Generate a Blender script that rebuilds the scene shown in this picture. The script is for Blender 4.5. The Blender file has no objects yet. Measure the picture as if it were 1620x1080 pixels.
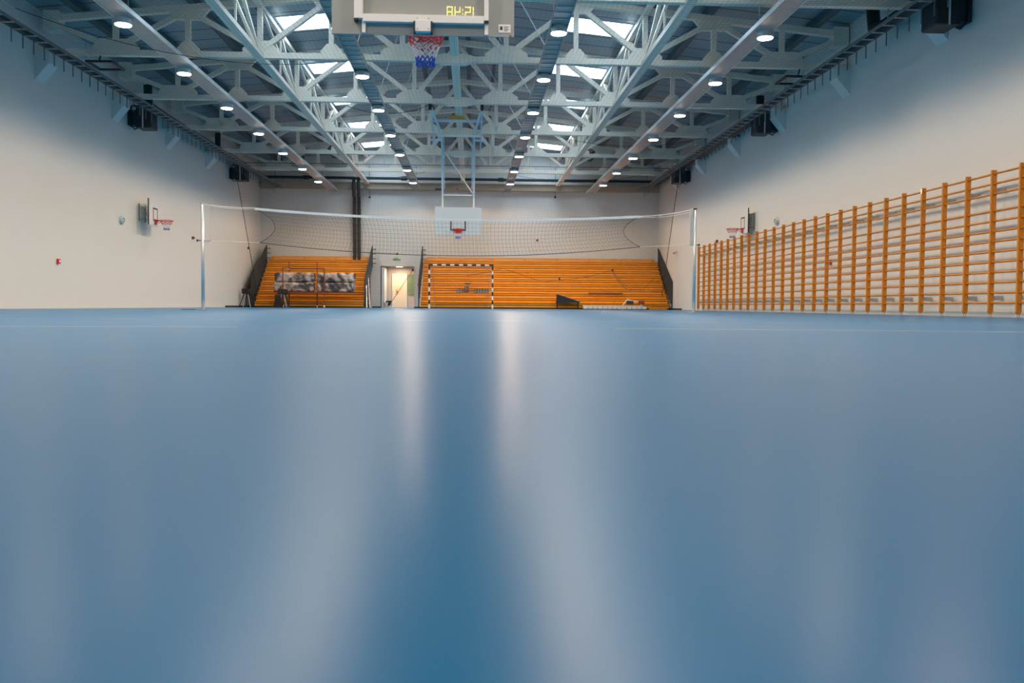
import bpy, math, random
from mathutils import Vector, Matrix
random.seed(7)
S = bpy.context.scene
COL = S.collection
PI = math.pi

# ------------------------------------------------------------------ camera
H = 0.158
F = 1400.0
cam_d = bpy.data.cameras.new('camera')
cam = bpy.data.objects.new('camera', cam_d)
COL.objects.link(cam)
cam_d.sensor_width = 36.0
cam_d.lens = 36.0 * F / 1620.0
cam_d.clip_start = 0.02
cam_d.clip_end = 400
R_ = Vector((0.99893735, -0.04562887, 0.00649465))
U_ = Vector((-0.00463987, 0.04063821, 0.99916315))
W_ = Vector((0.04585462, 0.99813153, -0.04038332))
M = Matrix((R_, U_, -W_)).transposed().to_4x4()
M.translation = Vector((0, 0, H))
cam.matrix_world = M
cam_d.dof.use_dof = True
cam_d.dof.focus_distance = 32.0
cam_d.dof.aperture_fstop = 4.0
S.camera = cam

# ------------------------------------------------------------------ world, exposure
w = bpy.data.worlds.new('world')
S.world = w
w.use_nodes = True
w.node_tree.nodes['Background'].inputs[0].default_value = (0.45, 0.62, 0.85, 1)
w.node_tree.nodes['Background'].inputs[1].default_value = 1.0
S.view_settings.view_transform = 'Standard'
S.view_settings.look = 'None'
S.view_settings.gamma = 1.0
S.view_settings.exposure = 0.0
S.view_settings.use_curve_mapping = False
LAMP_W = 445.0          # each hall lamp
LAMP_COL = (1.0, 0.75, 0.53)
SKY_EMIT = 13.0
SKY_COL = (0.68, 0.85, 1.0)

def P(u, v, Y):
    d = R_ * ((u - 810) / F) - U_ * ((v - 540) / F) + W_
    return Vector((0, 0, H)) + d * (Y / d.y)

# ------------------------------------------------------------------ materials
def mat(name, col, rough=0.6, metal=0.0, var=0.10, scale=6.0, bump=0.0, coat=0.0, emit=None, alpha=None, spec=0.5):
    m = bpy.data.materials.new(name)
    m.use_nodes = True
    nt = m.node_tree
    b = nt.nodes['Principled BSDF']
    tc = nt.nodes.new('ShaderNodeTexCoord')
    nz = nt.nodes.new('ShaderNodeTexNoise')
    nz.inputs['Scale'].default_value = scale
    nz.inputs['Detail'].default_value = 4
    nt.links.new(tc.outputs['Object'], nz.inputs['Vector'])
    mx = nt.nodes.new('ShaderNodeMix')
    mx.data_type = 'RGBA'
    mx.inputs['A'].default_value = (*[c * (1 - var) for c in col], 1)
    mx.inputs['B'].default_value = (*[min(1, c * (1 + var)) for c in col], 1)
    nt.links.new(nz.outputs['Fac'], mx.inputs['Factor'])
    nt.links.new(mx.outputs['Result'], b.inputs['Base Color'])
    b.inputs['Roughness'].default_value = rough
    b.inputs['Metallic'].default_value = metal
    b.inputs['Coat Weight'].default_value = coat
    b.inputs['Specular IOR Level'].default_value = spec
    if bump:
        bp = nt.nodes.new('ShaderNodeBump')
        bp.inputs['Strength'].default_value = bump
        bp.inputs['Distance'].default_value = 0.02
        nt.links.new(nz.outputs['Fac'], bp.inputs['Height'])
        nt.links.new(bp.outputs['Normal'], b.inputs['Normal'])
    if emit:
        b.inputs['Emission Color'].default_value = (*emit[0], 1)
        b.inputs['Emission Strength'].default_value = emit[1]
    return m

M_WALL = mat('wall_paint', (0.69, 0.70, 0.675), 0.55, var=0.015, scale=0.5)
M_UPPER = mat('panel_white', (0.80, 0.84, 0.86), 0.5, var=0.03, scale=1.0)
M_STEEL = mat('cream_steel', (0.90, 0.81, 0.68), 0.45, var=0.05, scale=3)
M_GALV = mat('galvanised', (0.50, 0.52, 0.53), 0.38, 0.7, var=0.15, scale=8)
M_RAIL = mat('weathered_rail', (0.16, 0.19, 0.21), 0.5, 0.3, var=0.15, scale=5)
M_TRAY = mat('tray_steel', (0.42, 0.40, 0.38), 0.42, 0.45, var=0.2, scale=5)
M_PURLIN = mat('dark_purlin', (0.085, 0.12, 0.14), 0.5, 0.3, var=0.2, scale=4)
M_BLACK = mat('black_plastic', (0.015, 0.015, 0.016), 0.5, var=0.2)
M_DARK = mat('charcoal_metal', (0.016, 0.034, 0.046), 0.7, 0.0, var=0.15)
M_WOOD = mat('varnished_wood', (0.62, 0.22, 0.008), 0.35, var=0.18, scale=9, coat=0.2)
M_BLEACH = mat('bleacher_wood', (0.80, 0.31, 0.008), 0.45, var=0.22, scale=3.5, coat=0.0)
M_WHITE = mat('white_paint', (0.78, 0.80, 0.82), 0.4, var=0.03)
M_BOARDW = mat('board_white', (0.50, 0.61, 0.68), 0.35, var=0.03)
M_RED = mat('red_paint', (0.62, 0.03, 0.025), 0.4, var=0.1)
M_NRED = mat('net_red', (0.62, 0.04, 0.05), 0.8, var=0.1)
M_NWHITE = mat('net_white', (0.80, 0.80, 0.82), 0.8, var=0.05)
M_NBLUE = mat('net_blue', (0.02, 0.12, 0.62), 0.8, var=0.1)
M_NET = mat('net_cord', (0.05, 0.042, 0.04), 0.9, var=0.1)
M_NETB = mat('hall_net_cord', (0.20, 0.145, 0.11), 0.9, var=0.1)
M_ALU = mat('aluminium', (0.66, 0.70, 0.72), 0.3, 0.6, var=0.08, scale=4)
M_TAN = mat('tan_beam', (0.42, 0.34, 0.25), 0.6, var=0.1, scale=2)
M_DOOR = mat('cream_door', (0.82, 0.66, 0.46), 0.45, var=0.04)
M_GREEN = mat('green_board', (0.16, 0.24, 0.12), 0.6, var=0.2, scale=14)
M_RUST = mat('rust_red_tube', (0.26, 0.06, 0.025), 0.5, 0.2, var=0.2)
M_YEL = mat('yellow_winch', (0.70, 0.36, 0.02), 0.5, var=0.1)
M_GLASSB = mat('grey_backboard', (0.36, 0.385, 0.375), 0.0, var=0.04, scale=2, coat=0.0, spec=0.6)
M_LAMP = mat('lamp_diffuser', (0.9, 0.9, 0.9), 0.5, emit=((1.0, 0.80, 0.60), 30.0))
M_DIG = mat('led_digits', (0.6, 0.5, 0.1), 0.5, emit=((1.0, 0.72, 0.02), 40.0))
M_SKY = mat('skylight_pane', (0.9, 0.9, 0.9), 0.5, emit=(SKY_COL, SKY_EMIT))
M_WARM = mat('corridor_lamp', (0.9, 0.9, 0.9), 0.5, emit=((1.0, 0.75, 0.5), 3.0))
M_CORD = mat('pale_cord', (0.78, 0.76, 0.72), 0.7, var=0.05)
M_TAPE = mat('net_tape', (0.60, 0.69, 0.74), 0.6, var=0.03)

def floor_mat():
    m = bpy.data.materials.new('sports_floor')
    m.use_nodes = True
    nt = m.node_tree
    b = nt.nodes['Principled BSDF']
    tc = nt.nodes.new('ShaderNodeTexCoord')
    nz = nt.nodes.new('ShaderNodeTexNoise'); nz.inputs['Scale'].default_value = 0.35; nz.inputs['Detail'].default_value = 3
    nt.links.new(tc.outputs['Object'], nz.inputs['Vector'])
    mx = nt.nodes.new('ShaderNodeMix'); mx.data_type = 'RGBA'
    mx.inputs['A'].default_value = (0.0, 0.138, 0.315, 1)
    mx.inputs['B'].default_value = (0.0, 0.152, 0.345, 1)
    nt.links.new(nz.outputs['Fac'], mx.inputs['Factor'])
    nt.links.new(mx.outputs['Result'], b.inputs['Base Color'])
    n2 = nt.nodes.new('ShaderNodeTexNoise'); n2.inputs['Scale'].default_value = 1.2; n2.inputs['Detail'].default_value = 5
    nt.links.new(tc.outputs['Object'], n2.inputs['Vector'])
    mr = nt.nodes.new('ShaderNodeMapRange')
    mr.inputs['To Min'].default_value = 0.28; mr.inputs['To Max'].default_value = 0.30
    nt.links.new(n2.outputs['Fac'], mr.inputs['Value'])
    nt.links.new(mr.outputs['Result'], b.inputs['Roughness'])
    b.inputs['IOR'].default_value = 1.20
    return m
M_FLOOR = floor_mat()

def deck_mat():
    m = bpy.data.materials.new('profiled_roof_sheet')
    m.use_nodes = True
    nt = m.node_tree
    b = nt.nodes['Principled BSDF']
    g = nt.nodes.new('ShaderNodeNewGeometry')
    sp = nt.nodes.new('ShaderNodeSeparateXYZ')
    nt.links.new(g.outputs['Position'], sp.inputs[0])
    def saw(period):
        d = nt.nodes.new('ShaderNodeMath'); d.operation = 'DIVIDE'; d.inputs[1].default_value = period
        nt.links.new(sp.outputs['Y'], d.inputs[0])
        f = nt.nodes.new('ShaderNodeMath'); f.operation = 'FRACT'
        nt.links.new(d.outputs[0], f.inputs[0])
        return f
    s1 = saw(0.92)
    lt = nt.nodes.new('ShaderNodeMath'); lt.operation = 'LESS_THAN'; lt.inputs[1].default_value = 0.07
    nt.links.new(s1.outputs[0], lt.inputs[0])
    s2 = saw(0.23)
    gt = nt.nodes.new('ShaderNodeMath'); gt.operation = 'LESS_THAN'; gt.inputs[1].default_value = 0.3
    nt.links.new(s2.outputs[0], gt.inputs[0])
    nz = nt.nodes.new('ShaderNodeTexNoise'); nz.inputs['Scale'].default_value = 0.8
    nt.links.new(g.outputs['Position'], nz.inputs['Vector'])
    c0 = nt.nodes.new('ShaderNodeMix'); c0.data_type = 'RGBA'
    c0.inputs['A'].default_value = (0.27, 0.37, 0.43, 1); c0.inputs['B'].default_value = (0.34, 0.44, 0.50, 1)
    nt.links.new(nz.outputs['Fac'], c0.inputs['Factor'])
    c1 = nt.nodes.new('ShaderNodeMix'); c1.data_type = 'RGBA'
    c1.inputs['B'].default_value = (0.07, 0.075, 0.08, 1)
    nt.links.new(lt.outputs[0], c1.inputs['Factor']); nt.links.new(c0.outputs['Result'], c1.inputs['A'])
    nt.links.new(c1.outputs['Result'], b.inputs['Base Color'])
    bp = nt.nodes.new('ShaderNodeBump'); bp.inputs['Strength'].default_value = 0.35; bp.inputs['Distance'].default_value = 0.02
    nt.links.new(gt.outputs[0], bp.inputs['Height'])
    nt.links.new(bp.outputs['Normal'], b.inputs['Normal'])
    b.inputs['Roughness'].default_value = 0.42
    b.inputs['Metallic'].default_value = 0.35
    return m
M_DECK = deck_mat()

def wrap_mat():
    m = bpy.data.materials.new('crumpled_wrap')
    m.use_nodes = True
    nt = m.node_tree
    b = nt.nodes['Principled BSDF']
    tc = nt.nodes.new('ShaderNodeNewGeometry')
    nz = nt.nodes.new('ShaderNodeTexNoise'); nz.inputs['Scale'].default_value = 1.5; nz.inputs['Detail'].default_value = 6
    nz.inputs['Distortion'].default_value = 1.6
    nt.links.new(tc.outputs['Position'], nz.inputs['Vector'])
    cr = nt.nodes.new('ShaderNodeValToRGB')
    cr.color_ramp.elements[0].position = 0.44; cr.color_ramp.elements[0].color = (0.06, 0.055, 0.06, 1)
    cr.color_ramp.elements[1].position = 0.62; cr.color_ramp.elements[1].color = (0.60, 0.50, 0.45, 1)
    nt.links.new(nz.outputs['Fac'], cr.inputs['Fac'])
    nt.links.new(cr.outputs['Color'], b.inputs['Base Color'])
    bp = nt.nodes.new('ShaderNodeBump'); bp.inputs['Strength'].default_value = 0.9; bp.inputs['Distance'].default_value = 0.08
    nt.links.new(nz.outputs['Fac'], bp.inputs['Height']); nt.links.new(bp.outputs['Normal'], b.inputs['Normal'])
    b.inputs['Roughness'].default_value = 0.25
    return m
M_WRAP = wrap_mat()

# ------------------------------------------------------------------ mesh builder
class MB:
    def __init__(s): s.v = []; s.f = []
    def add(s, vs, fs):
        o = len(s.v)
        s.v += [tuple(v) for v in vs]
        s.f += [tuple(i + o for i in f) for f in fs]
        return s
    def box(s, x0, x1, y0, y1, z0, z1):
        vs = [(x, y, z) for x in (x0, x1) for y in (y0, y1) for z in (z0, z1)]
        return s.add(vs, [(0,1,3,2),(4,6,7,5),(0,4,5,1),(2,3,7,6),(0,2,6,4),(1,5,7,3)])
    def bar(s, a, b, wx, wz=None, up=(0, 0, 1)):
        # rectangular bar from a to b, wx across, wz in 'up' plane
        a = Vector(a); b = Vector(b); wz = wz or wx
        d = (b - a).normalized(); up = Vector(up)
        if abs(d.dot(up)) > 0.97: up = Vector((1, 0, 0))
        sx = d.cross(up).normalized() * wx / 2
        sz = sx.cross(d).normalized() * wz / 2
        vs = [p + i * sx + j * sz for p in (a, b) for i, j in ((-1,-1),(1,-1),(1,1),(-1,1))]
        return s.add(vs, [(0,1,2,3),(7,6,5,4),(0,4,5,1),(1,5,6,2),(2,6,7,3),(3,7,4,0)])
    def tube(s, pts, r, n=8, cap=True, closed=False):
        pts = [Vector(p) for p in pts]
        k = len(pts); rr = r if isinstance(r, (list, tuple)) else [r] * k
        o = len(s.v); ref = None
        for i, p in enumerate(pts):
            if closed: d = (pts[(i + 1) % k] - pts[i - 1])
            else: d = (pts[min(i + 1, k - 1)] - pts[max(i - 1, 0)])
            d.normalize()
            if ref is None:
                ref = Vector((0, 0, 1)) if abs(d.z) < 0.9 else Vector((1, 0, 0))
            x = d.cross(ref)
            if x.length < 1e-4: x = d.cross(Vector((0, 1, 0)))
            x.normalize(); y = x.cross(d).normalized(); ref = y
            for j in range(n):
                t = 2 * PI * j / n
                s.v.append(tuple(p + (x * math.cos(t) + y * math.sin(t)) * rr[i]))
        m = k if closed else k - 1
        for i in range(m):
            a = o + i * n; b = o + ((i + 1) % k) * n
            for j in range(n):
                s.f.append((a + j, a + (j + 1) % n, b + (j + 1) % n, b + j))
        if cap and not closed and n > 2:
            s.f.append(tuple(o + j for j in range(n))[::-1])
            s.f.append(tuple(o + (k - 1) * n + j for j in range(n)))
        return s
    def prism(s, poly, axis, a, b):
        # poly: list of 2D points, extruded along axis 'x','y' or 'z' from a to b
        def mk(p, t):
            if axis == 'x': return (t, p[0], p[1])
            if axis == 'y': return (p[0], t, p[1])
            return (p[0], p[1], t)
        n = len(poly)
        vs = [mk(p, a) for p in poly] + [mk(p, b) for p in poly]
        fs = [tuple(range(n))[::-1], tuple(range(n, 2 * n))] + [(i, (i + 1) % n, n + (i + 1) % n, n + i) for i in range(n)]
        return s.add(vs, fs)
    def disc(s, c, r, z0, z1, n=20):
        return s.prism([(c[0] + r * math.cos(2*PI*i/n), c[1] + r * math.sin(2*PI*i/n)) for i in range(n)], 'z', z0, z1)
    def mesh(s, name, m):
        me = bpy.data.meshes.new(name)
        me.from_pydata(s.v, [], s.f)
        me.update()
        me.materials.append(m)
        return me
    def build(s, name, m, parent=None, smooth=False, bevel=0):
        o = link(name, s.mesh(name, m), parent)
        if smooth:
            for p in o.data.polygons: p.use_smooth = True
        if bevel:
            b = o.modifiers.new('bevel', 'BEVEL'); b.width = bevel; b.segments = 2; b.limit_method = 'ANGLE'
        return o

def link(name, data, parent=None, loc=None):
    o = bpy.data.objects.new(name, data)
    COL.objects.link(o)
    if parent is not None: o.parent = parent
    if loc is not None: o.location = loc
    return o
def tag(o, label, cat, group=None, kind=None):
    o['label'] = label; o['category'] = cat
    if group: o['group'] = group
    if kind: o['kind'] = kind
    return o
def thing(name, label, cat, loc=(0, 0, 0), rz=0, group=None):
    o = link(name, None); o.location = loc; o.rotation_euler = (0, 0, rz)
    o.empty_display_size = 0.1
    return tag(o, label, cat, group)
def struct(o):
    o['kind'] = 'structure'
    return o
def copy_tree(o, parent=None):
    c = o.copy(); COL.objects.link(c)
    if parent is not None: c.parent = parent
    for ch in list(o.children): copy_tree(ch, c)
    return c
ORD = ['nearest','second','third','fourth','fifth','sixth','seventh','eighth','ninth','tenth','eleventh','twelfth','thirteenth','fourteenth']

# ------------------------------------------------------------------ room shell
XL, XR = -11.4, 10.25           # lower side walls
YB, YF = -3.5, 48.5             # back wall (behind the camera), far lower wall
YU = 48.5
ZL = 8.1
CX = -0.49                      # hall axis
def zt(d): return 8.642 - 0.098 * abs(d)        # top chord
def zd(d): return zt(d) + 0.28                 # roof sheet
TY = [19.15 + 4.944 * i for i in range(-4, 6)]  # truss lines (first ones above/behind the camera)

struct(MB().box(XL - 1.2, XR + 1.2, YB - 0.3, YU + 0.3, -0.2, 0).build('floor', M_FLOOR))
struct(MB().box(XL - 0.3, XL, YB, YF, 0, ZL).build('wall_left', M_WALL))
struct(MB().box(XR, XR + 0.3, YB, YF, 0, ZL).build('wall_right', M_WALL))
DX0, DX1, DZ = -4.95, -3.13, 2.27
def gab(z): return [(XL - .3, z), (XR + .3, z), (XR + .3, zd(11.0)), (CX, zd(0) + .1), (XL - .3, zd(11.0))]
fw = MB().box(XL - .3, DX0, YF, YF + 0.25, 0, 6.75).box(DX1, XR + .3, YF, YF + 0.25, 0, 6.75).box(DX0, DX1, YF, YF + 0.25, DZ, 6.75)
fw.prism(gab(6.75), 'y', YF, YF + 0.25)
struct(fw.build('wall_far', M_WALL))
struct(MB().prism(gab(0), 'y', YB - .25, YB).build('wall_back', M_WALL))
struct(MB().box(DX0 - .2, DX0, YF + .25, 50.35, 0, DZ + .2).box(DX1, DX1 + .2, YF + .25, 50.35, 0, DZ + .2)
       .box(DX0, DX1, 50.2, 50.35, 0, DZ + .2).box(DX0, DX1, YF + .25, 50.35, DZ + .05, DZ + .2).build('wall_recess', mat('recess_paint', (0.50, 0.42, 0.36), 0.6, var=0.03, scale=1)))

# roof sheets with the skylight openings left out
SKX = (3.26, 5.18); SKY0, SKY1 = 1.99, 3.31
sk_bays = list(range(0, 10))
ceil = MB()
def quad(x0, x1, y0, y1):
    z0, z1 = zd(x0 - CX), zd(x1 - CX)
    ceil.add([(x0,y0,z0),(x1,y0,z1),(x1,y1,z1),(x0,y1,z0),(x0,y0,z0+.06),(x1,y0,z1+.06),(x1,y1,z1+.06),(x0,y1,z0+.06)],
             [(0,3,2,1),(4,5,6,7),(0,1,5,4),(1,2,6,5),(2,3,7,6),(3,0,4,7)])
YE = YU + .25
for sgn in (-1, 1):
    e = (XR + .3 if sgn > 0 else XL - .3)
    a, b = CX + sgn * SKX[0], CX + sgn * SKX[1]
    quad(*sorted((CX, a)), YB - .25, YE)
    quad(*sorted((b, e)), YB - .25, YE)
    ys = [YB - .25]
    for ty in TY: ys += [ty + SKY0, ty + SKY1]
    ys.append(YE)
    for i in range(0, len(ys), 2):
        if ys[i+1] > ys[i]: quad(*sorted((a, b)), ys[i], min(ys[i+1], YE))
struct(ceil.build('ceiling', M_DECK))
nwin = 0
for ty in TY:
    for sgn in (-1, 1):
        nwin += 1
        a, b = sorted((CX + sgn * SKX[0], CX + sgn * SKX[1]))
        r = link('window_%d' % nwin, None); struct(r)
        y0, y1 = ty + SKY0, ty + SKY1
        za, zb = zd(a - CX), zd(b - CX)
        def curb(p, q, t=.05):
            return [(p[0],p[1],p[2]-.02),(q[0],q[1],q[2]-.02),(q[0],q[1],q[2]+.22),(p[0],p[1],p[2]+.22)]
        m = MB()
        m.bar((a,y0,za+.1),(b,y0,zb+.1),.04,.24).bar((a,y1,za+.1),(b,y1,zb+.1),.04,.24)
        m.bar((a,y0,za+.1),(a,y1,za+.1),.04,.24).bar((b,y0,zb+.1),(b,y1,zb+.1),.04,.24)
        m.build('frame', M_WHITE, r)
        MB().add([(a,y0,za+.2),(b,y0,zb+.2),(b,y1,zb+.2),(a,y1,za+.2),(a,y0,za+.23),(b,y0,zb+.23),(b,y1,zb+.23),(a,y1,za+.23)],
                 [(0,3,2,1),(4,5,6,7),(0,1,5,4),(1,2,6,5),(2,3,7,6),(3,0,4,7)]).build('pane', M_SKY, r)

# trims
struct(MB().box(XL, XL + .03, 41.5, YF, 0, .08).build('baseboard_left_far', M_BLACK))
struct(MB().box(XL, XL + .02, YB, 41.5, 0, .09).build('baseboard_left', M_WALL))
struct(MB().box(XR - .03, XR, 42.8, YF, 0, .08).build('baseboard_right_far', M_BLACK))
struct(MB().box(-5.4, DX0, YF - .03, YF, 0, .07).box(DX1, -2.6, YF - .03, YF, 0, .07).build('baseboard_far', M_BLACK))
struct(MB().box(DX0 - .05, DX0, YF - .02, YF + .02, 0, DZ + .05).box(DX1, DX1 + .05, YF - .02, YF + .02, 0, DZ + .05)
       .box(DX0, DX1, YF - .02, YF + .02, DZ, DZ + .05).build('trim_1', M_WALL))

# floor lines, thin coats of paint
def line(name, fn, segs, wd, m, label):
    mb = MB()
    for (xa, xb) in segs:
        n = max(2, int((xb - xa) / .25))
        xs = [xa + (xb - xa) * i / n for i in range(n + 1)]
        vs = []
        for x in xs: vs += [(x, fn(x) - wd/2, .002), (x, fn(x) + wd/2, .002)]
        mb.add(vs, [(2*i, 2*i+2, 2*i+3, 2*i+1) for i in range(n)])
    o = mb.build(name, m); struct(o)
M_LINE = mat('line_paint', (0.72, 0.74, 0.72), 0.4, var=0.03)
M_LINEY = mat('line_paint_yellow', (0.70, 0.72, 0.50), 0.4, var=0.03)
line('trim_2', lambda x: 6.2 - .045*(x+.5)**2, [(-6, -1.6)], .05, M_LINE, '')
line('trim_3', lambda x: 6.2 - .035*(x-.5)**2, [(1.0, 6.5)], .05, M_LINEY, '')
line('trim_4', lambda x: 9.2 - .03*(x+.5)**2, [(-6.5+i*.95, -6.5+i*.95+.45) for i in range(14)], .05, M_LINE, '')

# ------------------------------------------------------------------ roof trusses
NOD = [1.39, 3.27, 5.15, 7.03, 8.91]
ZBC = 6.746
def gus(mb, d, z, wb, wt, h, y, t=.05, dx=0):
    mb.prism([(d - wb/2, z), (d + wb/2, z), (d + wb/2, z + h*.35), (d + wt/2, z + h), (d - wt/2, z + h), (d - wb/2, z + h*.35)], 'y', y - t, y + t)
def make_truss():
    r = thing('roof_truss', '', 'roof truss')
    MB().box(-10.7, 10.7, -.085, .085, ZBC - .075, ZBC + .075).build('bottom_chord', M_STEEL, r)
    for s in (-1, 1):
        MB().bar((s*10.45, 0, zt(10.45)), (0, 0, zt(0)), .18, .16).build('top_chord', M_STEEL, r)
        MB().box(s*10.5-.2, s*10.5+.2, -.18, .18, 7.27, 7.78).build('end_bracket', M_STEEL, r)
        for d in NOD:
            x = s * d
            MB().bar((x, 0, ZBC), (x, 0, zt(d)), .13, .13, (0, 1, 0)).build('upright', M_STEEL, r)
        for b_, t_ in ((8.91, 10.45), (8.91, 7.03), (5.15, 7.03), (5.15, 3.27), (1.39, 3.27), (1.39, 0.0)):
            zb = ZBC + .12; tz = zt(t_) - .05
            if t_ == 10.45: tz = 7.45
            MB().bar((s*b_, 0, zb), (s*t_, 0, tz), .13, .13, (0, 1, 0)).build('diagonal', M_STEEL, r)
        for d, wb, wt, h in ((1.39, 1.15, .55, .31), (5.15, .92, .46, .33), (8.91, 1.2, .83, .31), (3.27, .57, .23, .28), (7.03, .57, .23, .28)):
            m = MB(); gus(m, s*d, ZBC + .06, wb, wt, h, 0); m.build('gusset_plate', M_STEEL, r)
        for d in (3.27, 7.03):
            m = MB(); z = zt(d)
            m.prism([(s*d-.62, z+.02), (s*d+.62, z+.02), (s*d+.32, z-.31), (s*d-.32, z-.31)], 'y', -.05, .05)
            m.build('gusset_plate', M_STEEL, r)
    MB().bar((0, 0, ZBC), (0, 0, zt(0)), .15, .15, (0, 1, 0)).build('upright', M_STEEL, r)
    MB().prism([(-.8, ZBC), (-.3, ZBC+.13), (.3, ZBC+.13), (.8, ZBC), (.3, ZBC-.13), (-.3, ZBC-.13)], 'y', -.12, .12).build('centre_plate', M_STEEL, r)
    return r
t0 = make_truss()
vis = 0
for i, y in enumerate(TY):
    r = t0 if i == 0 else copy_tree(t0)
    r.location = (CX, y, 0)
    if y > 19:
        r['label'] = ['cream steel roof truss at the very top edge of the view',
                      'nearest cream roof truss seen whole, crossing behind the coloured basket net',
                      'cream roof truss carrying the black clamps of the far basket frame',
                      'cream roof truss just behind the yellow winch of the far basket frame',
                      'cream steel roof truss, last but one before the far wall',
                      'cream steel roof truss farthest away, just before the dark far wall pipe'][vis]
        vis += 1
    else:
        r['label'] = 'cream steel roof truss above the near part of the hall'
        r['group'] = 'trusses above the camera'

# longitudinal trusses
for s in (-1, 1):
    x = CX + s * 5.15
    side = 'left' if s < 0 else 'right'
    r = thing('longitudinal_truss', 'long cream bracing truss running down the %s side of the roof by the skylights' % side, 'roof truss', group='bracing trusses along the hall')
    zb, ztp = ZBC - .04, zt(5.15) - .08
    MB().box(x - .11, x + .11, YB + .3, YU - .1, zb - .06, zb + .06).build('bottom_chord', M_STEEL, r)
    MB().box(x - .07, x + .07, YB + .3, YU - .1, ztp - .06, ztp + .06).build('top_chord', M_STEEL, r)
    for i in range(len(TY)):
        y1 = TY[i]; y0 = y1 - 4.944; ym = (y0 + y1) / 2
        if y0 < YB: y0 = YB + .4; ym = (y0 + y1) / 2
        MB().bar((x, y1, zb), (x, ym, ztp), .09).build('diagonal', M_STEEL, r)
        MB().bar((x, y1 - .1, zb), (x, y0 + .1, ztp), .07).build('diagonal', M_STEEL, r)
        MB().bar((x, y0, zb), (x, ym, ztp), .09).build('diagonal', M_STEEL, r)
        MB().bar((x, ym, zb), (x, ym, ztp), .05).build('upright', M_STEEL, r)

tag(MB().box(CX - .11, CX + .11, TY[0], YU - .05, ZBC + .081, ZBC + .26).build('tie_beam', M_STEEL),
    'pale blue-grey central tie beam running down the middle of the roof', 'beam')
for s in (-1, 1):
    side = 'left' if s < 0 else 'right'
    for d, wd, what in ((.35, .15, 'beside the ridge'), (1.25, .11, 'second from the ridge'), (5.37, .15, 'beside the skylights'),
                        (6.89, .22, 'above the outer lamp tray'), (8.6, .15, 'second from the eaves'), (9.8, .22, 'closest to the eaves')):
        x = CX + s * d
        tag(MB().box(x - wd/2, x + wd/2, YB + .05, YU - .05, zt(d) + .081, zd(d) - .02).build('purlin', M_PURLIN),
            'dark steel purlin under the %s roof slope, %s' % (side, what), 'beam', 'purlins under the roof')

# corbels under the truss ends
for i, y in enumerate(TY):
    for s in (-1, 1):
        xw = XR if s > 0 else XL
        dd = -s * .38
        m = MB().prism([(xw, 6.665), (xw + dd, 6.665), (xw + dd, 6.40), (xw, 5.95)], 'y', y - .25, y + .25)
        o = m.build('corbel', M_WALL)
        side = 'left' if s < 0 else 'right'
        k = i - 4
        lab = ('%s white wall corbel along the %s wall under a truss end' % (ORD[k] if k > 0 else 'nearest in view', side)) if k >= 0 else 'white wall corbel above the camera on the %s wall' % side
        tag(o, lab, 'corbel', 'corbels under the trusses')

# ------------------------------------------------------------------ lamp trays and lamps
LY = [19.6 + 4.03 * i for i in range(-4, 7)]
LX = [(-7.49, -7.40, 'left outer', -1), (-2.89, -2.89, 'left inner', 0), (1.88, 1.88, 'right inner', 0), (6.475, 6.38, 'right outer', 1)]
hous = MB().disc((0, 0), .19, .03, .13).prism([(.19*math.cos(a*PI/8), .19*math.sin(a*PI/8)) for a in range(16)], 'z', 0, .03).mesh('housing', M_ALU)
diff = MB().disc((0, 0), .165, -.012, -.001).mesh('diffuser', M_LAMP)
sd = bpy.data.lights.new('hall_spot', 'SPOT')
sd.energy = LAMP_W; sd.color = LAMP_COL; sd.spot_size = math.radians(158); sd.spot_blend = 0.42; sd.shadow_soft_size = 0.22
sd_end = sd.copy(); sd_end.spot_size = math.radians(174); sd_end.spot_blend = 0.15
for lx, tx, nm, sgn in LX:
    r = thing('lamp_tray', 'grey perforated lamp tray hung along the hall, %s one of four' % nm, 'lamp tray', group='lamp trays')
    y0, y1 = YB + .4, 48.0
    w2 = .22 if sgn else .185
    if sgn:
        MB().box(tx - w2, tx + w2, y0, y1, 6.251, 6.261).build('tray_floor', M_TRAY, r)
        for e in (-1, 1):
            MB().box(tx + e*w2 - .01, tx + e*w2 + .01, y0, y1, 6.236, 6.33).build('side_rail', M_ALU, r)
    else:
        MB().box(tx - w2, tx + w2, y0, y1, 6.281, 6.288).build('tray_floor', M_TRAY, r)
        for e in (-1, 1):
            MB().box(tx + e*w2 - .012, tx + e*w2 + .012, y0, y1, 6.228, 6.305).build('side_rail', M_TRAY, r)
        m = MB(); y = y0 + .3; k = 0
        while y < y1:
            m.box(tx - w2, tx + w2, y, y + .03, 6.262, 6.280); y += .39
        m.build('rungs', M_GALV, r)['kind'] = 'stuff'
        for cxo in (-.1, .0, .07):
            MB().tube([(tx + cxo, y0, 6.30), (tx + cxo, y1, 6.30)], .012, 5).build('cable', M_BLACK, r)
    for y in TY:
        if y < y1:
            for e in (-1, 1):
                MB().tube([(tx + e*(w2-.03), y, 6.28), (tx + e*(w2-.03), y, ZBC)], .008, 5).build('hanger_rod', M_GALV, r)
    for i, y in enumerate(LY):
        k = i - 4
        lab = ('round warm ceiling lamp on the %s tray, %s from the near end' % (nm, ORD[k] if k > 0 else 'first')) if k >= 0 else 'round warm ceiling lamp on the %s tray, above the camera' % nm
        zl = 6.118 if sgn else 6.125
        L = thing('ceiling_lamp', lab, 'ceiling lamp', (lx, y, zl), group='round lamps under the trays')
        link('housing', hous, L); link('diffuser', diff, L)
        lo = link('lamp_light', sd if y < 43 or sgn else sd_end, L); lo.location = (0, 0, -.05)

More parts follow.
